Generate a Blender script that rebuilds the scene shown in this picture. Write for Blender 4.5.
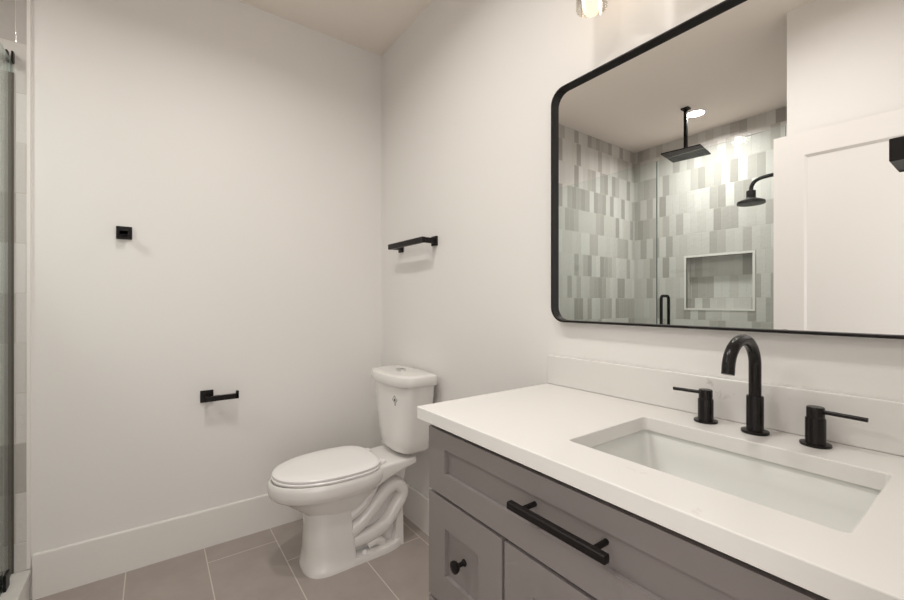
import bpy, bmesh, math, random
from mathutils import Vector, Matrix

for o in list(bpy.data.objects):
    bpy.data.objects.remove(o)
SC = bpy.context.scene
COL = SC.collection
PI = math.pi

# ------------------------------------------------------------------ camera
cam_d = bpy.data.cameras.new('camera')
cam = bpy.data.objects.new('camera', cam_d)
COL.objects.link(cam)
cam.location = (-1.156, 0.0, 1.201)
cam.rotation_euler = (PI / 2, 0, -math.radians(36.0))
cam_d.sensor_width = 36.0
cam_d.lens = 36.0 * 411.0 / 904.0
cam_d.shift_y = 1.6 / 904.0
cam_d.clip_start = 0.01
SC.camera = cam

# ------------------------------------------------------------------ world, light, exposure
DOORWAY_FILL_E = 1.75  
W = bpy.data.worlds.new('world')
SC.world = W
W.use_nodes = True
W.node_tree.nodes['Background'].inputs[0].default_value = (1.0, 0.975, 0.945, 1)
W.node_tree.nodes['Background'].inputs[1].default_value = DOORWAY_FILL_E    # even fill added through the open doorway

VS = SC.view_settings
VS.view_transform = 'Standard'
VS.look = 'None'
VS.gamma = 1.0
VS.use_curve_mapping = False
VS.exposure = 0.12

BULB_E = 4.00  # vanity bulbs
CAN_E = 7.60  # recessed ceiling light over the toilet
VANITY_FILL_E = 5.90  # unseen ceiling light added to brighten the vanity from above
SHOWER_CAN_E = 14.50  # recessed light in the shower


# ------------------------------------------------------------------ materials


def new_mat(name):
    m = bpy.data.materials.new(name)
    m.use_nodes = True
    nt = m.node_tree
    b = nt.nodes['Principled BSDF']
    return m, nt, b


def simple(name, col, rough=0.5, metal=0.0, bump=0.0, bscale=200.0, coat=0.0, spec=0.5, var=0.0, vscale=3.0):
    m, nt, b = new_mat(name)
    b.inputs['Base Color'].default_value = (*col, 1)
    b.inputs['Roughness'].default_value = rough
    b.inputs['Metallic'].default_value = metal
    b.inputs['Coat Weight'].default_value = coat
    b.inputs['Coat Roughness'].default_value = 0.08
    b.inputs['Specular IOR Level'].default_value = spec
    tc = nt.nodes.new('ShaderNodeTexCoord')
    if bump:
        n = nt.nodes.new('ShaderNodeTexNoise')
        n.inputs['Scale'].default_value = bscale
        n.inputs['Detail'].default_value = 3
        nt.links.new(tc.outputs['Object'], n.inputs['Vector'])
        bp = nt.nodes.new('ShaderNodeBump')
        bp.inputs['Strength'].default_value = bump
        bp.inputs['Distance'].default_value = 0.002
        nt.links.new(n.outputs['Fac'], bp.inputs['Height'])
        nt.links.new(bp.outputs['Normal'], b.inputs['Normal'])
    if var:
        n2 = nt.nodes.new('ShaderNodeTexNoise')
        n2.inputs['Scale'].default_value = vscale
        n2.inputs['Detail'].default_value = 4
        nt.links.new(tc.outputs['Object'], n2.inputs['Vector'])
        r = nt.nodes.new('ShaderNodeValToRGB')
        r.color_ramp.elements[0].position = 0.3
        r.color_ramp.elements[1].position = 0.7
        r.color_ramp.elements[0].color = (*[c * (1 - var) for c in col], 1)
        r.color_ramp.elements[1].color = (*[min(1, c * (1 + var)) for c in col], 1)
        nt.links.new(n2.outputs['Fac'], r.inputs['Fac'])
        nt.links.new(r.outputs['Color'], b.inputs['Base Color'])
    return m


M = {}
M['wall'] = simple('wall_paint', (0.835, 0.81, 0.785), 0.55, bump=0.12, bscale=260, spec=0.3)
M['ceiling'] = simple('ceiling_paint', (0.90, 0.835, 0.77), 0.8, bump=0.1, bscale=200, spec=0.2)
M['trim'] = simple('trim_paint', (0.83, 0.80, 0.765), 0.35, bump=0.04, bscale=40, spec=0.4)
M['door'] = simple('door_paint', (0.82, 0.79, 0.76), 0.4, bump=0.04, bscale=60, spec=0.4)
M['ceramic'] = simple('glazed_ceramic', (0.84, 0.81, 0.785), 0.12, coat=0.5, bump=0.02, bscale=8)
M['seat'] = simple('seat_plastic', (0.93, 0.905, 0.895), 0.22, bump=0.01, bscale=10)
M['basin'] = simple('basin_ceramic', (0.77, 0.77, 0.74), 0.12, coat=0.4, bump=0.01, bscale=8)
M['black'] = simple('matte_black_metal', (0.010, 0.008, 0.008), 0.42, bump=0.05, bscale=500, spec=0.22)
M['blackgloss'] = simple('satin_black_metal', (0.009, 0.007, 0.007), 0.25, bump=0.02, bscale=300, spec=0.28)
M['cabinet'] = simple('cabinet_paint', (0.236, 0.208, 0.203), 0.42, bump=0.03, bscale=90, spec=0.4)
M['gap_shade'] = simple('gap_shade_black', (0.018, 0.015, 0.014), 0.7, bump=0.03, bscale=90)  # near-black colour standing in for shade in the cabinet gaps
M['chrome'] = simple('chrome', (0.75, 0.75, 0.75), 0.12, metal=1.0, bump=0.01, bscale=50)
M['emblem'] = simple('emblem_ink', (0.03, 0.03, 0.03), 0.5, bump=0.01)
M['curb'] = simple('curb_quartz', (0.72, 0.70, 0.665), 0.3, var=0.05, vscale=20)
M['rubber'] = simple('seal_bronze', (0.10, 0.085, 0.07), 0.4, bump=0.02)


def quartz(name, base, vein, amount):
    m, nt, b = new_mat(name)
    b.inputs['Roughness'].default_value = 0.25
    tc = nt.nodes.new('ShaderNodeTexCoord')
    n = nt.nodes.new('ShaderNodeTexNoise')
    n.inputs['Scale'].default_value = 14
    n.inputs['Detail'].default_value = 8
    n.inputs['Roughness'].default_value = 0.62
    nt.links.new(tc.outputs['Object'], n.inputs['Vector'])
    r = nt.nodes.new('ShaderNodeValToRGB')
    e = r.color_ramp.elements
    e[0].position = 0.28
    e[0].color = (*vein, 1)
    e[1].position = 0.28 + amount
    e[1].color = (*base, 1)
    nt.links.new(n.outputs['Fac'], r.inputs['Fac'])
    nt.links.new(r.outputs['Color'], b.inputs['Base Color'])
    return m


M['splash'] = quartz('flecked_quartz', (0.76, 0.735, 0.71), (0.55, 0.52, 0.49), 0.07)
M['counter'] = quartz('white_quartz', (0.81, 0.785, 0.76), (0.75, 0.72, 0.69), 0.03)


def glass_mat(name, tint, edge):
    """clear architectural glass: straight-through transmission plus a Fresnel reflection"""
    m = bpy.data.materials.new(name)
    m.use_nodes = True
    nt = m.node_tree
    nt.nodes.clear()
    out = nt.nodes.new('ShaderNodeOutputMaterial')
    tr = nt.nodes.new('ShaderNodeBsdfTransparent')
    tr.inputs[0].default_value = (*tint, 1)
    gl = nt.nodes.new('ShaderNodeBsdfGlossy')
    gl.inputs['Color'].default_value = (1, 1, 1, 1)
    gl.inputs['Roughness'].default_value = 0.01
    fr = nt.nodes.new('ShaderNodeLayerWeight')
    fr.inputs['Blend'].default_value = edge
    mp = nt.nodes.new('ShaderNodeMapRange')
    mp.inputs['From Min'].default_value = 0.0
    mp.inputs['From Max'].default_value = 1.0
    mp.inputs['To Min'].default_value = 0.02
    mp.inputs['To Max'].default_value = 0.6
    nt.links.new(fr.outputs['Fresnel'], mp.inputs['Value'])
    mx = nt.nodes.new('ShaderNodeMixShader')
    nt.links.new(mp.outputs[0], mx.inputs[0])
    nt.links.new(tr.outputs[0], mx.inputs[1])
    nt.links.new(gl.outputs[0], mx.inputs[2])
    nt.links.new(mx.outputs[0], out.inputs[0])
    return m


M['glass'] = glass_mat('shower_glass', (0.95, 0.985, 0.975), 0.12)
M['glass_edge'] = simple('polished_glass_edge', (0.20, 0.26, 0.235), 0.15, bump=0.01)
M['glass_top'] = glass_mat('tinted_glass_edge', (0.72, 0.82, 0.78), 0.12)
M['shade_glass'] = glass_mat('lamp_glass', (0.97, 0.955, 0.93), 0.35)

m, nt, b = new_mat('mirror_silver')
b.inputs['Base Color'].default_value = (0.93, 0.935, 0.93, 1)
b.inputs['Metallic'].default_value = 1
b.inputs['Roughness'].default_value = 0.003
M['mirror'] = m


def emission(name, col, s):
    m = bpy.data.materials.new(name)
    m.use_nodes = True
    nt = m.node_tree
    nt.nodes.clear()
    out = nt.nodes.new('ShaderNodeOutputMaterial')
    e = nt.nodes.new('ShaderNodeEmission')
    e.inputs[0].default_value = (*col, 1)
    e.inputs[1].default_value = s
    nt.links.new(e.outputs[0], out.inputs[0])
    return m


M['bulb'] = emission('bulb_light', (1.0, 0.80, 0.58), BULB_E)
M['can'] = emission('can_lens', (1.0, 0.96, 0.90), 6.0)


class NT:
    """small helper for node maths"""

    def __init__(s, nt):
        s.nt = nt

    def math(s, op, a, b=None, c=None):
        n = s.nt.nodes.new('ShaderNodeMath')
        n.operation = op
        for i, v in enumerate((a, b, c)):
            if v is None:
                continue
            if isinstance(v, (int, float)):
                n.inputs[i].default_value = v
            else:
                s.nt.links.new(v, n.inputs[i])
        return n.outputs[0]


def wall_tile():
    """upright 65 x 200 mm glazed tiles, every other course shifted half a tile"""
    m, nt, b = new_mat('glazed_wall_tile')
    k = NT(nt)
    tc = nt.nodes.new('ShaderNodeTexCoord')
    ge = nt.nodes.new('ShaderNodeNewGeometry')
    sp = nt.nodes.new('ShaderNodeSeparateXYZ')
    nt.links.new(tc.outputs['Object'], sp.inputs[0])
    sn = nt.nodes.new('ShaderNodeSeparateXYZ')
    nt.links.new(ge.outputs['True Normal'], sn.inputs[0])
    facey = k.math('GREATER_THAN', k.math('ABSOLUTE', sn.outputs[1]), 0.5)
    facez = k.math('GREATER_THAN', k.math('ABSOLUTE', sn.outputs[2]), 0.5)
    # along-wall coordinate: x on walls facing y, y elsewhere
    u = k.math('ADD', k.math('MULTIPLY', facey, k.math('ADD', sp.outputs[0], 1.567 + 0.0645 * 50)),
               k.math('MULTIPLY', k.math('SUBTRACT', 1.0, facey), k.math('ADD', sp.outputs[1], 3.02)))
    v = k.math('ADD', k.math('MULTIPLY', facez, sp.outputs[0]),
               k.math('MULTIPLY', k.math('SUBTRACT', 1.0, facez), sp.outputs[2]))
    TW, TH = 0.0645, 0.1990
    vr = k.math('DIVIDE', k.math('SUBTRACT', v, 0.0400), TH)
    row = k.math('FLOOR', vr)
    off = k.math('MULTIPLY', k.math('MODULO', k.math('ADD', row, 40.0), 2.0), 0.5)
    onb = k.math('MULTIPLY', facey, 0.0)
    ur = k.math('ADD', k.math('DIVIDE', u, TW), k.math('ADD', off, onb))
    colm = k.math('FLOOR', ur)
    fu = k.math('SUBTRACT', ur, colm)
    fv = k.math('SUBTRACT', vr, row)
    du = k.math('MULTIPLY', k.math('MINIMUM', fu, k.math('SUBTRACT', 1.0, fu)), TW)
    dv = k.math('MULTIPLY', k.math('MINIMUM', fv, k.math('SUBTRACT', 1.0, fv)), TH)
    d = k.math('MINIMUM', du, dv)
    tile = k.math('GREATER_THAN', d, 0.0012)
    cb = nt.nodes.new('ShaderNodeCombineXYZ')
    nt.links.new(colm, cb.inputs[0])
    nt.links.new(row, cb.inputs[1])
    nt.links.new(facey, cb.inputs[2])
    wn = nt.nodes.new('ShaderNodeTexWhiteNoise')
    wn.noise_dimensions = '3D'
    nt.links.new(cb.outputs[0], wn.inputs['Vector'])
    rp = nt.nodes.new('ShaderNodeValToRGB')
    rp.color_ramp.interpolation = 'CONSTANT'
    cols = [(0.0, (0.64, 0.615, 0.59)), (0.24, (0.46, 0.435, 0.41)), (0.40, (0.61, 0.585, 0.555)),
            (0.60, (0.51, 0.48, 0.455)), (0.72, (0.68, 0.66, 0.635)), (0.88, (0.41, 0.385, 0.36))]
    els = rp.color_ramp.elements
    els[0].position, els[0].color = cols[0][0], (*cols[0][1], 1)
    els[1].position, els[1].color = cols[1][0], (*cols[1][1], 1)
    for p, c in cols[2:]:
        e = els.new(p)
        e.color = (*c, 1)
    nt.links.new(wn.outputs['Value'], rp.inputs['Fac'])
    mx = nt.nodes.new('ShaderNodeMixRGB')
    mx.inputs['Color1'].default_value = (0.60, 0.565, 0.52, 1)
    nt.links.new(tile, mx.inputs['Fac'])
    nt.links.new(rp.outputs['Color'], mx.inputs['Color2'])
    nt.links.new(mx.outputs[0], b.inputs['Base Color'])
    b.inputs['Specular IOR Level'].default_value = 0.3
    rr = k.math('ADD', k.math('MULTIPLY', tile, -0.5), 0.56)
    nt.links.new(rr, b.inputs['Roughness'])
    n = nt.nodes.new('ShaderNodeTexNoise')
    n.inputs['Scale'].default_value = 34
    n.inputs['Detail'].default_value = 2
    nt.links.new(tc.outputs['Object'], n.inputs['Vector'])
    hgt = k.math('ADD', k.math('MULTIPLY', n.outputs['Fac'], 0.9),
                 k.math('MULTIPLY', k.math('MINIMUM', k.math('DIVIDE', d, 0.003), 1.0), 0.5))
    bp = nt.nodes.new('ShaderNodeBump')
    bp.inputs['Strength'].default_value = 0.55
    bp.inputs['Distance'].default_value = 0.004
    nt.links.new(hgt, bp.inputs['Height'])
    nt.links.new(bp.outputs['Normal'], b.inputs['Normal'])
    return m


M['walltile'] = wall_tile()


def floor_tile():
    """300 x 600 mm porcelain, long side away from the door, each column shifted a third"""
    m, nt, b = new_mat('porcelain_floor_tile')
    k = NT(nt)
    tc = nt.nodes.new('ShaderNodeTexCoord')
    sp = nt.nodes.new('ShaderNodeSeparateXYZ')
    nt.links.new(tc.outputs['Object'], sp.inputs[0])
    ur = k.math('DIVIDE', k.math('ADD', sp.outputs[0], 1.25 + 3.0), 0.2995)
    colm = k.math('FLOOR', ur)
    vr = k.math('DIVIDE', k.math('ADD', k.math('ADD', sp.outputs[1], 6.0 - 0.185 + 0.4 - 2.0),
                                 k.math('MULTIPLY', k.math('SUBTRACT', colm, 10.0), 0.1975)), 0.6)
    row = k.math('FLOOR', vr)
    fu = k.math('SUBTRACT', ur, colm)
    fv = k.math('SUBTRACT', vr, row)
    du = k.math('MULTIPLY', k.math('MINIMUM', fu, k.math('SUBTRACT', 1.0, fu)), 0.2995)
    dv = k.math('MULTIPLY', k.math('MINIMUM', fv, k.math('SUBTRACT', 1.0, fv)), 0.6)
    d = k.math('MINIMUM', du, dv)
    tile = k.math('GREATER_THAN', d, 0.0021)
    n = nt.nodes.new('ShaderNodeTexNoise')
    n.inputs['Scale'].default_value = 6
    n.inputs['Detail'].default_value = 8
    n.inputs['Roughness'].default_value = 0.6
    nt.links.new(tc.outputs['Object'], n.inputs['Vector'])
    rp = nt.nodes.new('ShaderNodeValToRGB')
    rp.color_ramp.elements[0].position = 0.3
    rp.color_ramp.elements[0].color = (0.355, 0.305, 0.280, 1)
    rp.color_ramp.elements[1].position = 0.75
    rp.color_ramp.elements[1].color = (0.420, 0.365, 0.335, 1)
    nt.links.new(n.outputs['Fac'], rp.inputs['Fac'])
    mx = nt.nodes.new('ShaderNodeMixRGB')
    mx.inputs['Color1'].default_value = (0.66, 0.60, 0.55, 1)
    nt.links.new(tile, mx.inputs['Fac'])
    nt.links.new(rp.outputs['Color'], mx.inputs['Color2'])
    nt.links.new(mx.outputs[0], b.inputs['Base Color'])
    nt.links.new(k.math('ADD', k.math('MULTIPLY', tile, -0.4), 0.85), b.inputs['Roughness'])
    bp = nt.nodes.new('ShaderNodeBump')
    bp.inputs['Strength'].default_value = 0.3
    bp.inputs['Distance'].default_value = 0.002
    nt.links.new(tile, bp.inputs['Height'])
    nt.links.new(bp.outputs['Normal'], b.inputs['Normal'])
    return m


M['floortile'] = floor_tile()
M['showerfloor'] = simple('shower_floor_tile', (0.45, 0.42, 0.39), 0.4, var=0.12, vscale=30)

# ------------------------------------------------------------------ geometry helpers (world coordinates)


def add_box(bm, lo, hi, bev=0.0, seg=2, mat=None):
    vs = [bm.verts.new((x, y, z)) for x in (lo[0], hi[0]) for y in (lo[1], hi[1]) for z in (lo[2], hi[2])]
    F = [(0, 1, 3, 2), (4, 6, 7, 5), (0, 4, 5, 1), (2, 3, 7, 6), (0, 2, 6, 4), (1, 5, 7, 3)]
    fs = [bm.faces.new([vs[i] for i in f]) for f in F]
    es = set(e for f in fs for e in f.edges)
    if bev:
        r = bmesh.ops.bevel(bm, geom=list(es), offset=bev, segments=seg, profile=0.5, affect='EDGES')
    if mat is not None:
        allv = set(v for f in bm.faces for v in f.verts)
        newv = [v for v in allv if v.tag is False]
    return vs


def box_bm(lo, hi, bev=0.0, seg=2):
    bm = bmesh.new()
    add_box(bm, lo, hi, bev, seg)
    return bm


def loft(bm, rings, cap0=True, cap1=True):
    """rings: lists of points, same count each"""
    R = [[bm.verts.new(p) for p in r] for r in rings]
    n = len(R[0])
    for a, c in zip(R[:-1], R[1:]):
        for i in range(n):
            j = (i + 1) % n
            bm.faces.new((a[i], a[j], c[j], c[i]))
    if cap0:
        bm.faces.new(list(reversed(R[0])))
    if cap1:
        bm.faces.new(R[-1])
    return R


def frame_for(t):
    up = Vector((0, 0, 1)) if abs(t.z) < 0.9 else Vector((0, 1, 0))
    a = t.cross(up).normalized()
    return a, a.cross(t).normalized()


def smooth_path(pts, per=8):
    """Catmull-Rom through the points"""
    P = [Vector(p) for p in pts]
    P = [2 * P[0] - P[1]] + P + [2 * P[-1] - P[-2]]
    out = []
    for i in range(1, len(P) - 2):
        for s in range(per):
            t = s / per
            a, b_, c, d = P[i - 1], P[i], P[i + 1], P[i + 2]
            out.append(0.5 * ((2 * b_) + (c - a) * t + (2 * a - 5 * b_ + 4 * c - d) * t * t + (3 * b_ - a - 3 * c + d) * t ** 3))
    out.append(P[-2])
    return out


def add_tube(bm, pts, r, n=16, cap=True):
    P = [Vector(p) for p in pts]
    rr = r if isinstance(r, (list, tuple)) else [r] * len(P)
    rings = []
    a = None
    for i, p in enumerate(P):
        t = (P[min(i + 1, len(P) - 1)] - P[max(i - 1, 0)]).normalized()
        if a is None:
            a, b_ = frame_for(t)
        else:
            a = (a - t * a.dot(t)).normalized()
            b_ = a.cross(t).normalized()
        rings.append([p + (a * math.cos(2 * PI * k / n) + b_ * math.sin(2 * PI * k / n)) * rr[i] for k in range(n)])
    loft(bm, rings, cap, cap)


def add_lathe(bm, c, prof, n=32, axis='z', cap0=True, cap1=True):
    """profile (radius, height) pairs along an axis"""
    c = Vector(c)
    rings = []
    for r, h in prof:
        ring = []
        for k in range(n):
            a = 2 * PI * k / n
            u, v = r * math.cos(a), r * math.sin(a)
            if axis == 'z':
                q = Vector((u, v, h))
            elif axis == 'x':
                q = Vector((h, u, v))
            else:
                q = Vector((v, h, u))
            ring.append(c + q)
        rings.append(ring)
    loft(bm, rings, cap0, cap1)


def sup(xc, yc, z, af, ab, bf, bb=None, nf=2.0, nb=2.0, n=64):
    """closed outline: front half (towards -x) and back half are superellipses of different length"""
    if bb is None:
        bb = bf
    pts = []
    for k in range(n):
        t = 2 * PI * k / n
        c, s = math.cos(t), math.sin(t)
        if c < 0:
            x = xc - af * abs(c) ** (2 / nf)
            y = math.copysign(bf * abs(s) ** (2 / nf), s)
        else:
            x = xc + ab * abs(c) ** (2 / nb)
            y = math.copysign(bb * abs(s) ** (2 / nb), s)
        pts.append((x, yc + y, z))
    return pts


def rrect(cx, cy, hx, hy, r, n=6):
    pts = []
    for sx, sy, a0 in ((1, 1, 0), (-1, 1, PI / 2), (-1, -1, PI), (1, -1, 3 * PI / 2)):
        for k in range(n + 1):
            a = a0 + (PI / 2) * k / n
            pts.append((cx + sx * (hx - r) + r * math.cos(a), cy + sy * (hy - r) + r * math.sin(a)))
    return pts


def link(name, bm, mat, parent=None, smooth=None, rot=None):
    """one mesh object from a bmesh in world coordinates; origin of the whole thing is the parent's base"""
    bmesh.ops.remove_doubles(bm, verts=bm.verts, dist=1e-6)
    bmesh.ops.recalc_face_normals(bm, faces=bm.faces)
    me = bpy.data.meshes.new(name)
    root = parent
    while root is not None and root.parent is not None:
        root = root.parent
    if root is not None:
        bm.transform(Matrix.Translation(-root.location))
    bm.to_mesh(me)
    bm.free()
    me.materials.append(mat)
    if smooth is not None:
        me.polygons.foreach_set('use_smooth', [True] * len(me.polygons))
        me.set_sharp_from_angle(angle=math.radians(smooth))
    o = bpy.data.objects.new(name, me)
    COL.objects.link(o)
    if parent is not None:
        o.parent = parent
    return o


def thing(name, label, cat, loc, group=None):
    o = bpy.data.objects.new(name, None)
    o.empty_display_size = 0.05
    o.location = loc
    COL.objects.link(o)
    o['label'] = label
    o['category'] = cat
    if group:
        o['group'] = group
    return o


def struct(name, bm, mat, label=None, cat=None, parent=None, smooth=None):
    o = link(name, bm, mat, parent, smooth)
    if parent is None:
        o['kind'] = 'structure'
        if label:
            o['label'] = label
            o['category'] = cat
    return o


# ------------------------------------------------------------------ room dimensions
H = 2.74          # ceiling height
YB = 2.343        # wall behind the toilet
XS = -2.905       # tiled wall at the far side of the shower
XT = -1.567       # where tile gives way to paint on the back wall
XP = -1.600       # partition that ends the shower on the door side
YP = 0.722
YF = 0.020        # inner face of the wall with the door opening
DOOR_L, DOOR_R, DOOR_H = -1.570, -0.770, 2.06

# floor: bathroom and the hall behind the doorway
bm = bmesh.new()
add_box(bm, (XS - 0.12, -0.10, -0.10), (0.12, YB + 0.12, 0.0))
struct('floor', bm, M['floortile'], 'brown grey rectangular floor tiles with pale grout lines', 'floor')
bm = bmesh.new()
add_box(bm, (-2.4, -1.8, -0.10), (0.4, -0.10, 0.0))
struct('floor_hall', bm, simple('hall_floor', (0.42, 0.33, 0.25), 0.5, var=0.1, vscale=4), 'wood floor of the hall outside the doorway', 'floor')
bm = bmesh.new()
add_box(bm, (XS, YP, 0.0), (-1.70, YB, 0.025))
struct('floor_shower', bm, M['showerfloor'], 'grey shower floor inside the glass enclosure', 'floor')
bm = bmesh.new()
add_box(bm, (XS - 0.12, -0.10, H), (0.12, YB + 0.12, H + 0.1))
struct('ceiling', bm, M['ceiling'], 'flat off-white painted ceiling', 'ceiling')

# walls
bm = bmesh.new()
add_box(bm, (0.0, -0.10, 0.0), (0.12, YB + 0.12, H))
struct('wall_right', bm, M['wall'], 'off-white painted wall behind the mirror and toilet tank', 'wall')
bm = bmesh.new()
add_box(bm, (XT, YB, 0.0), (0.0, YB + 0.12, H))
struct('wall_back', bm, M['wall'], 'off-white painted wall beside the toilet', 'wall')
bm = bmesh.new()
add_box(bm, (XS - 0.12, YB - 0.008, 0.0), (XT, YB + 0.12, H))
struct('wall_back_tiled', bm, M['walltile'], 'tiled shower wall in line with the painted back wall', 'wall')
NY0, NY1, NZ0, NZ1, ND = 1.296, 1.822, 1.141, 1.609, 0.09
bm = bmesh.new()
add_box(bm, (XS - 0.12, YP, 0.0), (XS, NY0, H))
add_box(bm, (XS - 0.12, NY1, 0.0), (XS, YB - 0.008, H))
add_box(bm, (XS - 0.12, NY0, 0.0), (XS, NY1, NZ0))
add_box(bm, (XS - 0.12, NY0, NZ1), (XS, NY1, H))
add_box(bm, (XS - 0.12, NY0, NZ0), (XS - ND, NY1, NZ1))
struct('wall_left', bm, M['walltile'], 'tiled long wall of the shower holding the recessed niche', 'wall')
bm = bmesh.new()
add_box(bm, (XS - 0.12, YP - 0.01, 0.0), (XP - 0.012, YP, H))
struct('wall_shower_end', bm, M['walltile'], 'tiled end wall of the shower carrying the shower arm', 'wall')
bm = bmesh.new()
add_box(bm, (XP - 0.12, -0.10, 0.0), (XP, YP - 0.01, H))
add_box(bm, (XS - 0.12, YP - 0.12, 0.0), (XP - 0.12, YP - 0.01, H))
add_box(bm, (XP - 0.012, YP - 0.01, 0.0), (XP, YP, H))
struct('wall_partition', bm, M['wall'], 'off-white wall end behind the open door', 'wall')
bm = bmesh.new()
add_box(bm, (DOOR_R, -0.10, 0.0), (0.0, YF, H))
add_box(bm, (XP, -0.10, DOOR_H), (DOOR_R, YF, H))
add_box(bm, (XP, -0.10, 0.0), (DOOR_L - 0.012, YF, DOOR_H))
struct('wall_front', bm, M['wall'], 'off-white wall around the doorway at the vanity end', 'wall')

# niche frame and tile edge trim
bm = bmesh.new()
w = 0.018
for lo, hi in (((NY0 - w, NZ0 - w), (NY1 + w, NZ0)), ((NY0 - w, NZ1), (NY1 + w, NZ1 + w)),
               ((NY0 - w, NZ0), (NY0, NZ1)), ((NY1, NZ0), (NY1 + w, NZ1))):
    add_box(bm, (XS - 0.02, lo[0], lo[1]), (XS + 0.004, hi[0], hi[1]))
struct('trim_1', bm, M['trim'], 'pale frame around the shower niche', 'trim')
bm = bmesh.new()
add_box(bm, (XT, YB - 0.009, 0.128), (XT + 0.011, YB, H))
struct('trim_2', bm, M['trim'], 'narrow white edge strip where the shower tile meets paint', 'trim')


def baseboard(name, lo, hi, axis, label):
    """flat board with an eased top edge"""
    bm = box_bm(lo, hi)
    es = [e for e in bm.edges if all(abs(v.co.z - hi[2]) < 1e-6 for v in e.verts)]
    bmesh.ops.bevel(bm, geom=es, offset=0.009, segments=4, profile=0.5, affect='EDGES')
    return struct(name, bm, M['trim'], label, 'baseboard')


baseboard('baseboard_back', (-1.550, YB - 0.016, 0.0), (-0.0, YB, 0.184), 'x', 'tall white baseboard along the wall beside the toilet')
baseboard('baseboard_right', (-0.016, 1.0, 0.0), (0.0, YB - 0.016, 0.184), 'y', 'tall white baseboard behind the toilet and vanity end')

# door casing around the opening (jamb side near the vanity kept thin)
bm = bmesh.new()
add_box(bm, (DOOR_R, YF, 0.0), (DOOR_R + 0.07, YF + 0.010, DOOR_H + 0.07))
add_box(bm, (XP, YF, DOOR_H), (DOOR_R, YF + 0.010, DOOR_H + 0.07))
struct('trim_3', bm, M['trim'], 'white casing around the doorway', 'trim')

# ------------------------------------------------------------------ open door, hinged beside the shower end wall
DW, DT, DH0, DH1 = 0.729, 0.035, 0.012, 2.052
ang = math.radians(4.6)
door = bpy.data.objects.new('door_1', None)
door['kind'] = 'structure'
door['label'] = 'open white panelled door resting near the shower end wall'
door['category'] = 'door'
COL.objects.link(door)


def dbox(bm, y0, y1, x0, x1, z0, z1):
    add_box(bm, (x0, y0, z0), (x1, y1, z1))


bm = bmesh.new()
S = 0.122
dbox(bm, 0, S, -DT, 0, DH0, DH1)
dbox(bm, DW - S, DW, -DT, 0, DH0, DH1)
dbox(bm, S, DW - S, -DT, 0, DH1 - 0.115, DH1)
dbox(bm, S, DW - S, -DT, 0, 0.86, 0.99)
dbox(bm, S, DW - S, -DT, 0, DH0, 0.22)
leaf = link('leaf', bm, M['door'], door)
for z0, z1 in ((0.99, DH1 - 0.115), (0.22, 0.86)):
    bm = bmesh.new()
    # recessed panel with a sloped moulding
    y0, y1 = S, DW - S
    add_box(bm, (-DT + 0.010, y0, z0), (-0.010, y1, z1))
    for ins, dpt in ((0.0, 0.0),):
        a = [(0 - 0.0005, y0, z0), (0 - 0.0005, y1, z0), (0 - 0.0005, y1, z1), (0 - 0.0005, y0, z1)]
        q = 0.012
        c = [(-0.0098, y0 + q, z0 + q), (-0.0098, y1 - q, z0 + q), (-0.0098, y1 - q, z1 - q), (-0.0098, y0 + q, z1 - q)]
        va = [bm.verts.new(p) for p in a]
        vc = [bm.verts.new(p) for p in c]
        for i in range(4):
            j = (i + 1) % 4
            bm.faces.new((va[i], va[j], vc[j], vc[i]))
    link('panel', bm, M['door'], door)
bm = bmesh.new()
add_lathe(bm, (0, DW - 0.065, 0.93), [(0.026, 0.0), (0.026, 0.006), (0.012, 0.008), (0.012, 0.03), (0.022, 0.036), (0.027, 0.046), (0.024, 0.056), (0.010, 0.060)], 28, 'x')
link('knob', bm, M['black'], door, 40)
for z in (0.25, 1.05, 1.82):
    bm = bmesh.new()
    add_tube(bm, [(0.004, -0.004, z - 0.045), (0.004, -0.004, z + 0.045)], 0.006, 12)
    link('hinge', bm, M['black'], door, 40)
door.location = (-1.562, 0.026, 0)
door.rotation_euler = (0, 0, -ang)

# ------------------------------------------------------------------ shower
t = thing('shower_curb', 'pale stone shower curb under the glass at left', 'shower curb', (-1.61, 1.5, 0))
bm = box_bm((-1.69, YP + 0.002, 0.0), (-1.558, YB - 0.010, 0.105))
link('riser', bm, M['curb'], t)
bm = box_bm((-1.70, YP + 0.002, 0.105), (-1.553, YB - 0.010, 0.126), 0.003)
link('cap', bm, M['curb'], t)

XG = -1.610
GT = 0.0095
GZ0, GZ1 = 0.131, 2.145
t = thing('glass_panel', 'fixed clear shower glass panel against the tiled back wall', 'shower glass', (XG, 1.9, 0.126))
link('pane', box_bm((XG - GT / 2, 1.428, GZ0), (XG + GT / 2, YB - 0.012, GZ1), 0.001, 1), M['glass'], t)
bm = box_bm((XG - 0.008, YB - 0.0125, 0.128), (XG + 0.008, YB - 0.0095, GZ1 - 0.04))
link('wall_seal', bm, M['rubber'], t)
for z, y in ((GZ1 - 0.006, None), (0.126, 2.20)):
    bm = bmesh.new()
    if y is None:
        add_box(bm, (XG + GT / 2, YB - 0.036, z), (XG + GT / 2 + 0.006, YB - 0.0126, z + 0.042), 0.001, 1)
        add_box(bm, (XG - GT / 2 - 0.006, YB - 0.036, z), (XG - GT / 2, YB - 0.0126, z + 0.042), 0.001, 1)
    else:
        add_box(bm, (XG + GT / 2, y, z), (XG + GT / 2 + 0.008, y + 0.05, z + 0.06), 0.001, 1)
        add_box(bm, (XG - GT / 2 - 0.008, y, z), (XG - GT / 2, y + 0.05, z + 0.06), 0.001, 1)
    link('clamp', bm, M['black'], t)

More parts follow.
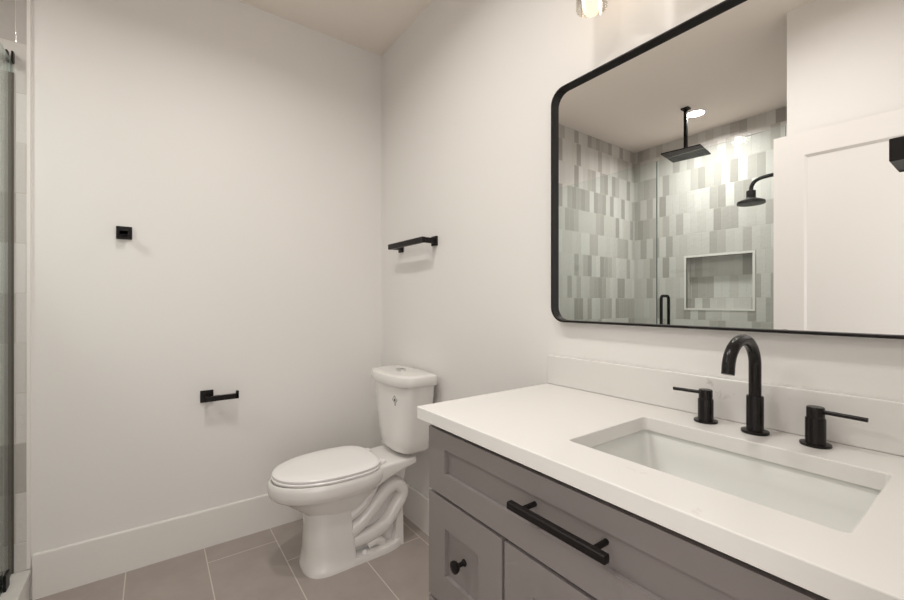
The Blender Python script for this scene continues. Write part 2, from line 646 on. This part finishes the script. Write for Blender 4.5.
t = thing('shower_door', 'hinged clear glass shower door with black pull, seen in mirror', 'shower door', (XG, 1.07, 0.14))
link('pane', box_bm((XG - GT / 2, YP + 0.008, GZ0 + 0.01), (XG + GT / 2, 1.424, GZ1), 0.001, 1), M['glass'], t)
bm = bmesh.new()
hy, hz0, hz1, off = 1.372, 0.93, 1.238, 0.048
for s in (-1, 1):
    pts = []
    for k in range(9):
        a = (PI / 2) * k / 8
        pts.append((XG + s * (off - 0.022 + 0.022 * math.sin(a)), hy, hz0 + 0.022 - 0.022 * math.cos(a)))
    top = [(p[0], hy, hz0 + hz1 - p[2]) for p in reversed(pts)]
    add_tube(bm, [(XG + s * GT / 2, hy, hz0)] + pts + top + [(XG + s * GT / 2, hy, hz1)], 0.0095, 14)
link('pull_handle', bm, M['black'], t, 50)
for z in (0.38, 1.86):
    bm = bmesh.new()
    add_box(bm, (XG - 0.012, YP + 0.002, z), (XG + 0.012, YP + 0.058, z + 0.09), 0.001, 1)
    link('hinge', bm, M['black'], t)

for o in list(COL.objects):
    if o.name.startswith('pane') and o.type == 'MESH':
        o.data.materials.append(M['glass_edge'])
        o.data.materials.append(M['glass_top'])
        for f in o.data.polygons:
            if abs(f.normal.x) < 0.5:
                f.material_index = 1 if abs(f.normal.z) < 0.5 else 2

# rain shower head hanging from the ceiling
rx, ry, rz = -2.30, 1.553, 2.372
t = thing('rain_shower_head', 'square black rain shower head hanging from ceiling, seen in mirror', 'shower head', (rx, ry, H))
bm = box_bm((rx - 0.028, ry - 0.028, H - 0.012), (rx + 0.028, ry + 0.028, H), 0.002)
link('ceiling_plate', bm, M['black'], t)
bm = box_bm((rx - 0.012, ry - 0.012, rz + 0.02), (rx + 0.012, ry + 0.012, H - 0.012), 0.002)
link('pipe', bm, M['black'], t)
bm = bmesh.new()
add_box(bm, (-0.14, -0.14, 0.0), (0.14, 0.14, 0.010), 0.002)
add_box(bm, (-0.03, -0.03, 0.010), (0.03, 0.03, 0.022), 0.002)
bm.transform(Matrix.Translation((rx, ry, rz)) @ Matrix.Rotation(math.radians(-8), 4, 'Z'))
link('head_plate', bm, M['black'], t)
bm = bmesh.new()
for i in range(9):
    for j in range(9):
        x, y = (i - 4) * 0.028, (j - 4) * 0.028
        add_lathe(bm, (x, y, -0.003), [(0.003, 0), (0.004, 0.0035)], 8)
bm.transform(Matrix.Translation((rx, ry, rz)) @ Matrix.Rotation(math.radians(-8), 4, 'Z'))
link('nozzles', bm, simple('nozzle_rubber', (0.05, 0.05, 0.05), 0.6), t)

# wall shower head on the end wall
sx, sy, sz = -2.25, 1.095, 1.86
t = thing('wall_shower_head', 'round black shower head on curved wall arm, seen in mirror', 'shower head', (sx, YP, 2.05))
bm = bmesh.new()
add_lathe(bm, (sx, YP, 2.035), [(0.032, 0.0), (0.032, 0.006), (0.020, 0.010)], 28, 'y')
link('flange', bm, M['black'], t, 40)
bm = bmesh.new()
add_tube(bm, smooth_path([(sx, YP + 0.004, 2.035), (sx, YP + 0.10, 2.05), (sx, YP + 0.25, 2.056), (sx, YP + 0.335, 2.045), (sx, YP + 0.368, 2.010), (sx, sy, 1.960)], 8), 0.0125, 16)
link('arm', bm, M['black'], t, 50)
bm = bmesh.new()
add_lathe(bm, (sx, sy, 0.022), [(0.022, 1.955), (0.028, 1.952), (0.028, 1.905), (0.034, 1.900), (0.050, 1.893), (0.080, 1.880), (0.084, 1.868), (0.082, 1.860), (0.02, 1.858)], 36)
link('head', bm, M['black'], t, 40)

# recessed lights


def recessed(label, x, y, power, spread):
    t = thing('recessed_light', label, 'ceiling light', (x, y, H))
    bm = bmesh.new()
    add_lathe(bm, (x, y, H), [(0.078, 0.0), (0.077, -0.004), (0.070, -0.006), (0.062, -0.004), (0.062, 0.0)], 40, 'z', False, False)
    link('trim_ring', bm, M['trim'], t, 40)
    bm = bmesh.new()
    add_lathe(bm, (x, y, H), [(0.0615, -0.0015), (0.0615, -0.003)], 40)
    link('lens', bm, M['can'], t)
    d = bpy.data.lights.new('recessed_lamp', 'AREA')     # the downlight's own beam
    d.shape = 'DISK'
    d.size = 0.12
    d.energy = power
    d.spread = math.radians(spread)
    d.color = (1.0, 0.965, 0.92)
    o = bpy.data.objects.new('lamp', d)
    o.location = (0, 0, -0.0035)
    o.parent = t
    COL.objects.link(o)


recessed('round recessed ceiling light above the shower, seen in mirror', -2.459, 1.547, SHOWER_CAN_E, 160)
recessed('round recessed ceiling light over the floor before the toilet', -0.95, 1.28, CAN_E, 154)
recessed('unseen round ceiling light added as fill in front of the vanity', -0.88, 0.55, VANITY_FILL_E, 164)

# ------------------------------------------------------------------ toilet
YC = 1.885
toilet = thing('toilet', 'white two-piece toilet with closed lid beside the vanity', 'toilet', (-0.40, YC, 0))
CER = M['ceramic']

bm = bmesh.new()
# elongated bowl: rim band then a curved underside
prof = [  # z, front x, back x, half width, back exponent
    (0.418, -0.738, -0.250, 0.166, 2.4), (0.424, -0.750, -0.240, 0.177, 2.5), (0.418, -0.757, -0.235, 0.183, 2.5), (0.402, -0.760, -0.232, 0.186, 2.5),
    (0.378, -0.759, -0.232, 0.185, 2.5), (0.360, -0.754, -0.235, 0.180, 2.4), (0.348, -0.742, -0.240, 0.170, 2.3), (0.338, -0.722, -0.243, 0.156, 2.3),
    (0.315, -0.690, -0.250, 0.138, 2.2), (0.285, -0.650, -0.270, 0.118, 2.2), (0.255, -0.615, -0.300, 0.100, 2.2), (0.225, -0.580, -0.330, 0.080, 2.2)]
rings = []
for z, xf, xb, hw, nb in prof:
    xc = -0.47
    rings.append(sup(xc, YC, z, xc - xf, xb - xc, hw, hw, 2.05, nb))
loft(bm, rings)
# deck that carries the tank
drings = []
for x, hw, zt, zb in ((-0.36, 0.150, 0.422, 0.335), (-0.30, 0.140, 0.424, 0.345), (-0.24, 0.128, 0.427, 0.360), (-0.17, 0.128, 0.430, 0.382), (-0.12, 0.132, 0.432, 0.395), (-0.100, 0.130, 0.432, 0.400)):
    r = 0.012
    ring = []
    for (cy, cz) in rrect(0, (zt + zb) / 2, hw, (zt - zb) / 2, r, 4):
        ring.append((x, YC + cy, cz))
    drings.append(ring)
loft(bm, drings)
link('bowl', bm, CER, toilet, 45)

bm = bmesh.new()
rings = []
for z, xf, xb, hw in ((0.0, -0.620, -0.400, 0.120), (0.018, -0.620, -0.400, 0.120), (0.024, -0.616, -0.400, 0.117), (0.09, -0.609, -0.404, 0.111), (0.17, -0.606, -0.412, 0.103), (0.235, -0.600, -0.420, 0.096), (0.275, -0.60, -0.420, 0.093)):
    xc = -0.50
    ring = sup(xc, YC, z, xc - xf, xb - xc, hw, hw, 2.7, 12.0)
    rings.append(ring)
loft(bm, rings)
link('pedestal', bm, CER, toilet, 35)

bm = bmesh.new()
rings = []
for z, ins in ((0.0, 0.0), (0.022, 0.0), (0.030, 0.004), (0.033, 0.012)):
    rings.append(sup(-0.30, YC, z, 0.14, 0.168 - ins, 0.119 - ins, 0.119 - ins, 12, 2.9))
loft(bm, rings)
rings = []
for z, x0, x1, hw in ((0.0, -0.44, -0.150, 0.060), (0.10, -0.44, -0.148, 0.058), (0.24, -0.44, -0.140, 0.055), (0.41, -0.44, -0.110, 0.060)):
    rings.append([(x0, YC - hw, z), (x1, YC - hw, z), (x1, YC + hw, z), (x0, YC + hw, z)])
loft(bm, rings)
# rear post rising from the plinth
rings = []
for z, x0, x1, hw in ((0.0, -0.21, -0.150, 0.092), (0.09, -0.19, -0.150, 0.088), (0.22, -0.175, -0.148, 0.08), (0.30, -0.17, -0.145, 0.07)):
    rings.append([(x0, YC - hw, z), (x1, YC - hw, z), (x1, YC + hw, z), (x0, YC + hw, z)])
loft(bm, rings)
link('base', bm, CER, toilet, 35)

bm = bmesh.new()
path = [(-0.42, .140), (-.365, .170), (-.310, .218), (-.262, .265), (-.215, .298), (-.176, .295), (-.150, .262), (-.158, .226), (-.186, .190), (-.214, .152), (-.248, .120), (-.300, .100), (-.36, .092), (-.43, .09)]
for s in (-1, 1):
    sp = smooth_path([(x, YC + s * 0.072, z) for x, z in path], 6)
    n = len(sp)
    add_tube(bm, sp, [0.035 - 0.002 * i / n for i in range(n)], 18)
    sp = smooth_path([(-.300, YC + s * 0.085, .345), (-.325, YC + s * 0.082, .295), (-.362, YC + s * 0.078, .245), (-.425, YC + s * 0.070, .205)], 6)
    add_tube(bm, sp, 0.024, 16)
    sp = smooth_path([(-.33, YC + s * 0.07, .05), (-.30, YC + s * 0.08, .062), (-.27, YC + s * 0.078, .05), (-.255, YC + s * .07, .02)], 6)
    add_tube(bm, sp, 0.022, 16)
link('trapway', bm, CER, toilet, 60)

for s in (-1, 1):
    bm = bmesh.new()
    add_lathe(bm, (-0.36, YC + s * 0.098, 0.030), [(0.014, 0.0), (0.014, 0.006), (0.010, 0.013), (0.004, 0.016)], 20)
    link('bolt_cap', bm, M['seat'], toilet, 50)

# tank
YT = YC - 0.006
bm = bmesh.new()
rings = []
for z, xf, xb, hw in ((0.452, -0.150, -0.045, 0.110), (0.455, -0.168, -0.040, 0.132), (0.470, -0.178, -0.036, 0.146), (0.52, -0.184, -0.034, 0.153), (0.65, -0.196, -0.030, 0.172), (0.79, -0.208, -0.026, 0.191), (0.800, -0.208, -0.026, 0.191)):
    xc = -0.11
    rings.append(sup(xc, YT, z, xc - xf + 0.012, xb - xc, hw + .008, hw + .008, 2.7, 9.0))
loft(bm, rings)
link('tank', bm, CER, toilet, 40)
bm = bmesh.new()
rings = []
for z, e in ((0.793, -0.004), (0.793, 0.008), (0.799, 0.012), (0.828, 0.012), (0.838, 0.009), (0.843, 0.0), (0.845, -0.03)):
    xc = -0.11
    rings.append(sup(xc, YT, z, 0.114 + e, 0.086 + e * .5, 0.202 + e, 0.202 + e, 2.7, 9.0))
loft(bm, rings)
link('tank_lid', bm, CER, toilet, 40)
bm = bmesh.new()
add_lathe(bm, (-0.115, YC, 0), [(0.026, 0.843), (0.026, 0.850), (0.023, 0.8515), (0.004, 0.8515)], 28)
for v in bm.verts:
    v.co.y = YC + (v.co.y - YC) * 1.25
fb = link('flush_button', bm, M['chrome'], toilet, 40)
bm = bmesh.new()
add_box(bm, (-0.130, YC - 0.0006, 0.851), (-0.100, YC + 0.0006, 0.8522))
link('button_divider', bm, M['black'], fb)
# small printed diamond emblem with a dot on the tank front
bm = bmesh.new()
ey, ez = 1.779, 0.724


def tank_front(y, z):
    hw = 0.180 + (z - 0.65) / 0.14 * 0.019
    xf = -0.208 - (z - 0.65) / 0.14 * 0.012
    xc = -0.11
    return xc - (xc - xf) * max(0.0, 1 - (abs(y - YT) / hw) ** 2.7) ** (1 / 2.7) - 0.0006


def decal(pts2):
    """thin printed mark following the curved tank front"""
    fr = [bm.verts.new((tank_front(ey + a, ez + c) - 0.0004, ey + a, ez + c)) for a, c in pts2]
    bk = [bm.verts.new((tank_front(ey + a, ez + c) + 0.0006, ey + a, ez + c)) for a, c in pts2]
    bm.faces.new(fr)
    bm.faces.new(list(reversed(bk)))
    n = len(fr)
    for i in range(n):
        j = (i + 1) % n
        bm.faces.new((fr[i], fr[j], bk[j], bk[i]))


D, d2 = 0.021, 0.018
corners = [(0, D), (D * .85, 0), (0, -D), (-D * .85, 0)]
inner = [(0, d2), (d2 * .85, 0), (0, -d2), (-d2 * .85, 0)]
for i in range(4):
    j = (i + 1) % 4
    decal([corners[i], corners[j], inner[j], inner[i]])
decal([(0.0060 * math.cos(2 * PI * k / 12), 0.0075 * math.sin(2 * PI * k / 12) - .001) for k in range(12)])
decal([(-0.004, -0.023), (0.004, -0.023), (0.004, -0.0275), (-0.004, -0.0275)])
em = link('emblem', bm, M['emblem'], toilet)
em['label'] = 'small dark diamond emblem printed on the tank front'

# seat ring and closed lid
bm = bmesh.new()
rings = []
for z, e in ((0.4255, -0.006), (0.4265, 0.0), (0.434, 0.002), (0.4385, -0.002)):
    rings.append(sup(-0.47, YC, z, 0.272 + e, 0.195 + e, 0.180 + e, 0.180 + e, 2.1, 3.2))
loft(bm, rings)
link('seat', bm, M['seat'], toilet, 40)
bm = bmesh.new()
rings = []
for z, e in ((0.4405, -0.006), (0.4415, 0.0), (0.449, 0.001), (0.4535, -0.004), (0.456, -0.015), (0.4575, -0.06), (0.458, -0.12)):
    rings.append(sup(-0.47, YC, z, 0.270 + e, 0.195 + e, 0.178 + e, 0.178 + e, 2.1, 3.2))
loft(bm, rings)
link('lid', bm, M['seat'], toilet, 40)
for s in (-1, 1):
    bm = bmesh.new()
    add_box(bm, (-0.283, YC + s * 0.085 - 0.018, 0.424), (-0.252, YC + s * 0.085 + 0.018, 0.443), 0.005, 3)
    link('seat_hinge', bm, M['seat'], toilet, 40)

# ------------------------------------------------------------------ vanity
VX, VY0, VY1 = -0.550, 0.040, 0.941       # face plane and ends of the cabinet
ZT = 0.910
vanity = thing('vanity_cabinet', 'grey shaker vanity cabinet with black hardware under white countertop', 'vanity', (-0.28, 0.49, 0))
bm = bmesh.new()
add_box(bm, (VX + 0.021, VY0, 0.10), (-0.004, VY0 + 0.018, 0.874))
add_box(bm, (VX + 0.021, VY1 - 0.018, 0.10), (-0.004, VY1, 0.874))
add_box(bm, (VX + 0.021, VY0 + 0.018, 0.10), (-0.004, VY1 - 0.018, 0.118))
add_box(bm, (-0.012, VY0 + 0.018, 0.118), (-0.004, VY1 - 0.018, 0.874))
add_box(bm, (VX + 0.07, VY0, 0.0), (-0.004, VY1, 0.10))
link('body', bm, M['cabinet'], vanity)
bm = bmesh.new()
add_box(bm, (VX + 0.0215, VY0 + 0.018, 0.118), (VX + 0.030, VY1 - 0.018, 0.874))
link('gap_shade_sheet', bm, M['gap_shade'], vanity)  # dark sheet behind the fronts, paints the shadow gaps


def shaker(name, y0, y1, z0, z1, st, rt, rb, st1=None):
    """flat frame around a recessed panel, the face at x = VX"""
    st1 = st1 or st
    T = 0.020
    bm = bmesh.new()
    add_box(bm, (VX, y0, z0), (VX + T, y0 + st, z1))
    add_box(bm, (VX, y1 - st1, z0), (VX + T, y1, z1))
    add_box(bm, (VX, y0 + st, z1 - rt), (VX + T, y1 - st1, z1))
    add_box(bm, (VX, y0 + st, z0), (VX + T, y1 - st1, z0 + rb))
    add_box(bm, (VX + 0.011, y0 + st, z0 + rb), (VX + T, y1 - st1, z1 - rt))
    return link(name, bm, M['cabinet'], vanity)


def knob(parent, y, z):
    bm = bmesh.new()
    add_lathe(bm, (VX + 0.011, y, z), [(0.0085, 0.0), (0.0085, -0.003), (0.0055, -0.006), (0.0055, -0.020), (0.0125, -0.024), (0.0150, -0.029), (0.0145, -0.034), (0.006, -0.037)], 24, 'x')
    link('knob', bm, M['black'], parent, 40)


top = shaker('wide_drawer', VY0 + 0.002, VY1, 0.6985, 0.8635, 0.074, 0.044, 0.058)
bm = bmesh.new()
py, px = 0.487, VX - 0.032
bmx = bm
loft(bm, [[(px + a, y_, 0.797 + c) for a, c in rrect(0, 0, h_, h_, 0.003, 3)] for y_, h_ in ((py - 0.110, 0.0060), (py - 0.1085, 0.0075), (py + 0.1085, 0.0075), (py + 0.110, 0.0060))])
for s in (-1, 1):
    add_tube(bm, [(px, py + s * 0.080, 0.797), (VX + 0.0115, py + s * 0.080, 0.797)], 0.0052, 16)
link('bar_pull', bm, M['black'], top, 40)

d1 = shaker('small_drawer', 0.6525, VY1, 0.414, 0.6895, 0.080, 0.073, 0.080, 0.075)
knob(d1, 0.797, 0.561)
d2_ = shaker('small_drawer', 0.6525, VY1, 0.122, 0.405, 0.080, 0.073, 0.080, 0.075)
knob(d2_, 0.796, 0.265)
q = shaker('cabinet_door', 0.3465, 0.6435, 0.122, 0.6895, 0.080, 0.073, 0.080)
knob(q, 0.378, 0.60)
q = shaker('cabinet_door', VY0 + 0.002, 0.3385, 0.122, 0.6895, 0.080, 0.073, 0.080)
knob(q, 0.308, 0.60)

# countertop with an opening for the basin
SY0, SY1, SX0, SX1 = 0.124, 0.556, -0.450, -0.150
CY0, CY1, CX0, CX1 = YF + 0.001, 0.984, -0.563, -0.001
TH = 0.032
ct = thing('countertop', 'white quartz countertop on the grey vanity', 'countertop', (-0.28, 0.5, ZT - TH))
bm = bmesh.new()


def ring_at(x0, x1, y0, y1, r, e, z):
    return [(x, y, z) for x, y in rrect((x0 + x1) / 2, (y0 + y1) / 2, (x1 - x0) / 2 + e, (y1 - y0) / 2 + e, r + e, 5)]


oc = (CX0, CX1, CY0, CY1, 0.004)
hc = (SX0, SX1, SY0, SY1, 0.010)
slab = [ring_at(*oc, 0, ZT - TH), ring_at(*oc, 0, ZT - 0.002), ring_at(*oc, -0.0006, ZT - 0.0006), ring_at(*oc, -0.002, ZT),
        ring_at(*hc, 0.002, ZT), ring_at(*hc, 0.0006, ZT - 0.0006), ring_at(*hc, 0, ZT - 0.002), ring_at(*hc, 0, ZT - TH)]
loft(bm, slab + [slab[0]], False, False)
link('slab', bm, M['counter'], ct)
bm = box_bm((-0.021, CY0, ZT + 0.0004), (-0.001, 0.986, ZT + 0.1015), 0.003, 2)
bs = link('backsplash', bm, M['splash'])
bs['label'] = 'low white stone backsplash along the wall behind the faucet'
bs['category'] = 'backsplash'

# undermount basin
sk = thing('sink_basin', 'white rectangular undermount sink basin below the black faucet', 'sink', (-0.30, 0.34, 0.75))
bm = bmesh.new()
scx, scy = (SX0 + SX1) / 2, (SY0 + SY1) / 2
hx, hy_ = (SX1 - SX0) / 2, (SY1 - SY0) / 2
rings = []
zt = ZT - TH - 0.002
spec_ = [(0.022, zt, 0.020), (0.007, zt, 0.018), (0.005, zt - 0.004, 0.018), (-0.004, zt - 0.045, 0.016), (-0.018, zt - 0.092, 0.018), (-0.030, zt - 0.108, 0.030), (-0.055, zt - 0.116, 0.034), (-0.110, zt - 0.120, 0.020)]
for e, z, r in spec_:
    rings.append([(x, y, z) for x, y in rrect(scx, scy, hx + e, hy_ + e, r, 6)])
loft(bm, rings, False, True)
# outer shell
rings2 = [[(x, y, z) for x, y in rrect(scx, scy, hx + e, hy_ + e, r, 6)] for e, z, r in ((0.022, zt, 0.02), (0.022, zt - 0.010, 0.02), (0.010, zt - 0.05, 0.02), (0.0, zt - 0.115, 0.03), (-0.03, zt - 0.130, 0.03))]
loft(bm, rings2, False, True)
link('basin', bm, M['basin'], sk, 45)
bm = bmesh.new()
add_lathe(bm, (scx + 0.02, scy, zt - 0.120), [(0.030, 0.0), (0.030, 0.003), (0.022, 0.004), (0.018, 0.001), (0.004, 0.001)], 28)
link('drain', bm, M['black'], sk, 40)

# ------------------------------------------------------------------ faucet set
FX, FY = -0.075, 0.343
fc = thing('faucet', 'black gooseneck faucet with two lever handles behind the white basin', 'faucet', (FX, FY, ZT))
bm = bmesh.new()
add_lathe(bm, (FX, FY, ZT), [(0.0255, 0.0), (0.0265, 0.002), (0.0260, 0.006), (0.0168, 0.008), (0.0162, 0.011), (0.0162, 0.080), (0.0152, 0.0825), (0.0115, 0.083)], 36)
link('base', bm, M['blackgloss'], fc, 35)
bm = bmesh.new()
R = 0.072
pts = [(FX, FY, ZT + 0.075), (FX, FY, ZT + 0.145)]
for k in range(0, 25):
    a = PI * 1.0 * k / 24
    pts.append((FX - R + R * math.cos(a), FY, ZT + 0.150 + 0.060 * math.sin(a)))
lx, ly, lz = pts[-1]
pts.append((lx - 0.0015, FY, lz - 0.006))
add_tube(bm, pts, 0.0118, 24)
link('spout', bm, M['blackgloss'], fc, 45)


def handle(y, s, x):
    bm = bmesh.new()
    add_lathe(bm, (x, y, ZT), [(0.0250, 0.0), (0.0258, 0.002), (0.0252, 0.005), (0.0172, 0.0065), (0.0165, 0.009), (0.0165, 0.054), (0.0158, 0.0555)], 32)
    t = link('handle', bm, M['blackgloss'], fc, 35)
    bm = bmesh.new()
    add_lathe(bm, (x, y, ZT), [(0.0147, 0.0555), (0.0147, 0.0760), (0.0135, 0.0780), (0.003, 0.0785)], 32)
    link('cap', bm, M['blackgloss'], t, 35)
    bm = bmesh.new()
    add_tube(bm, [(x, y + s * 0.010, ZT + 0.0695), (x, y + s * 0.076, ZT + 0.0680)], 0.0042, 16)
    link('lever', bm, M['blackgloss'], t, 40)


handle(0.445, 1, -0.072)
handle(0.241, -1, -0.070)

# ------------------------------------------------------------------ mirror
MY0, MY1, MZ0, MZ1, MR = 0.060, 0.960, 1.131, 1.934, 0.052
mr = thing('mirror', 'large black-framed mirror with rounded corners above the vanity', 'mirror', (-0.001, 0.51, MZ0))
bm = bmesh.new()
FWd = 0.0062
cy_, cz_ = (MY0 + MY1) / 2, (MZ0 + MZ1) / 2
hy2, hz2 = (MY1 - MY0) / 2, (MZ1 - MZ0) / 2
o_ = rrect(cy_, cz_, hy2, hz2, MR, 10)
i_ = rrect(cy_, cz_, hy2 - FWd, hz2 - FWd, MR - FWd, 10)
rings = [[(-0.001, y, z) for y, z in o_], [(-0.031, y, z) for y, z in o_], [(-0.0325, y, z) for y, z in rrect(cy_, cz_, hy2 - 0.0015, hz2 - 0.0015, MR - 0.0015, 10)],
         [(-0.0325, y, z) for y, z in rrect(cy_, cz_, hy2 - FWd + 0.001, hz2 - FWd + 0.001, MR - FWd + 0.001, 10)], [(-0.0315, y, z) for y, z in i_],
         [(-0.001, y, z) for y, z in i_]]
loft(bm, rings + [rings[0]], False, False)
link('frame', bm, M['black'], mr, 30)
bm = bmesh.new()
g = rrect(cy_, cz_, hy2 - FWd - 0.0002, hz2 - FWd - 0.0002, MR - FWd - 0.0002, 10)
loft(bm, [[(-0.014, y, z) for y, z in g], [(-0.006, y, z) for y, z in g]])
link('mirror_glass', bm, M['mirror'], mr)

# ------------------------------------------------------------------ vanity light above the mirror
vl = thing('vanity_light', 'wall light with clear glass shades above the mirror', 'light fixture', (0, 0.51, 2.25))
bm = box_bm((-0.024, 0.51 - 0.30, 2.225), (0.0, 0.51 + 0.30, 2.285), 0.003)
link('backplate', bm, M['black'], vl)
for k in range(3):
    y = 0.51 + (1 - k) * 0.218
    x = -0.125
    bm = bmesh.new()
    add_tube(bm, [(-0.02, y, 2.255), (x, y, 2.255)], 0.007, 14)
    add_lathe(bm, (x, y, 0), [(0.019, 2.200), (0.021, 2.203), (0.021, 2.262), (0.017, 2.268), (0.004, 2.268)], 24)
    link('arm', bm, M['black'], vl, 40)
    bm = bmesh.new()
    outp = [(0.022, 2.235), (0.038, 2.222), (0.0435, 2.195), (0.0440, 2.055)]
    prof = outp + [(0.0418, 2.055), (0.0412, 2.195), (0.036, 2.2195), (0.022, 2.232)]
    add_lathe(bm, (x, y, 0), prof + [prof[0]], 36, 'z', False, False)
    sh = link('glass_shade', bm, M['shade_glass'], vl, 40)
    bm = bmesh.new()
    add_lathe(bm, (x, y, 0), [(0.012, 2.200), (0.013, 2.175), (0.021, 2.150), (0.0265, 2.125), (0.025, 2.105), (0.016, 2.090), (0.004, 2.086)], 24)
    link('bulb', bm, M['bulb'], vl, 60)

# ------------------------------------------------------------------ wall accessories


def prism_path(bm, pts, w, h):
    """square bar along straight axis-aligned runs, given as boxes between consecutive points"""
    for a, c in zip(pts[:-1], pts[1:]):
        lo = [min(a[i], c[i]) for i in range(3)]
        hi = [max(a[i], c[i]) for i in range(3)]
        for i in range(3):
            e = h / 2 if i == 2 else w / 2
            lo[i] -= e
            hi[i] += e
        add_box(bm, lo, hi, 0.0012, 1)


t = thing('towel_bar', 'short black square towel bar on wall above the toilet tank', 'towel bar', (0, 1.91, 1.507))
for y, yp in ((1.735, 1.728), (2.082, 2.068)):
    bm = box_bm((-0.010, y - 0.024, 1.507 - 0.024), (0.0, y + 0.024, 1.507 + 0.024), 0.0015)
    pl = link('mounting_plate', bm, M['black'], t)
    bm = box_bm((-0.073, yp - 0.010, 1.507 - 0.013), (-0.010, yp + 0.010, 1.507 + 0.013), 0.0012, 1)
    link('post', bm, M['black'], t)
bm = box_bm((-0.090, 1.716, 1.507 - 0.014), (-0.070, 2.080, 1.507 + 0.014), 0.0012, 1)
link('bar', bm, M['black'], t)

t = thing('robe_hook', 'small square black robe hook high on the wall beside the shower', 'hook', (-1.261, YB, 1.507))
bm = box_bm((-1.261 - 0.028, YB - 0.010, 1.507 - 0.028), (-1.261 + 0.028, YB, 1.507 + 0.028), 0.0015)
link('mounting_plate', bm, M['black'], t)
bm = bmesh.new()
add_box(bm, (-1.261 - 0.015, YB - 0.050, 1.507 - 0.012), (-1.261 + 0.015, YB - 0.010, 1.507 + 0.004), 0.0015)
add_box(bm, (-1.261 - 0.015, YB - 0.050, 1.507 - 0.012), (-1.261 + 0.015, YB - 0.042, 1.507 + 0.018), 0.0015)
link('peg', bm, M['black'], t)

t = thing('toilet_paper_holder', 'black open-arm toilet paper holder low on the back wall', 'paper holder', (-0.944, YB, 0.738))
bm = box_bm((-0.972, YB - 0.010, 0.708), (-0.916, YB, 0.766), 0.0015)
link('mounting_plate', bm, M['black'], t)
bm = bmesh.new()
add_box(bm, (-0.953, YB - 0.068, 0.721), (-0.933, YB - 0.010, 0.745), 0.0015)
add_box(bm, (-0.953, YB - 0.070, 0.721), (-0.812, YB - 0.050, 0.745), 0.0015)
add_box(bm, (-0.824, YB - 0.070, 0.721), (-0.812, YB - 0.050, 0.758), 0.0015)
link('arm', bm, M['black'], t)

# hand towel holder on the doorway wall, its tip just in front of the mirror
t = thing('hand_towel_holder', 'black square-section hand towel holder in front of mirror at right edge', 'towel holder', (-0.06, YF, 1.46))
bm = box_bm((-0.086, YF, 1.434), (-0.034, YF + 0.010, 1.488), 0.0015)
link('mounting_plate', bm, M['black'], t)
bm = bmesh.new()
add_box(bm, (-0.070, YF + 0.010, 1.4375), (-0.050, 0.128, 1.476), 0.0012, 1)
add_box(bm, (-0.150, 0.110, 1.4375), (-0.050, 0.128, 1.476), 0.0012, 1)
link('arm', bm, M['black'], t)
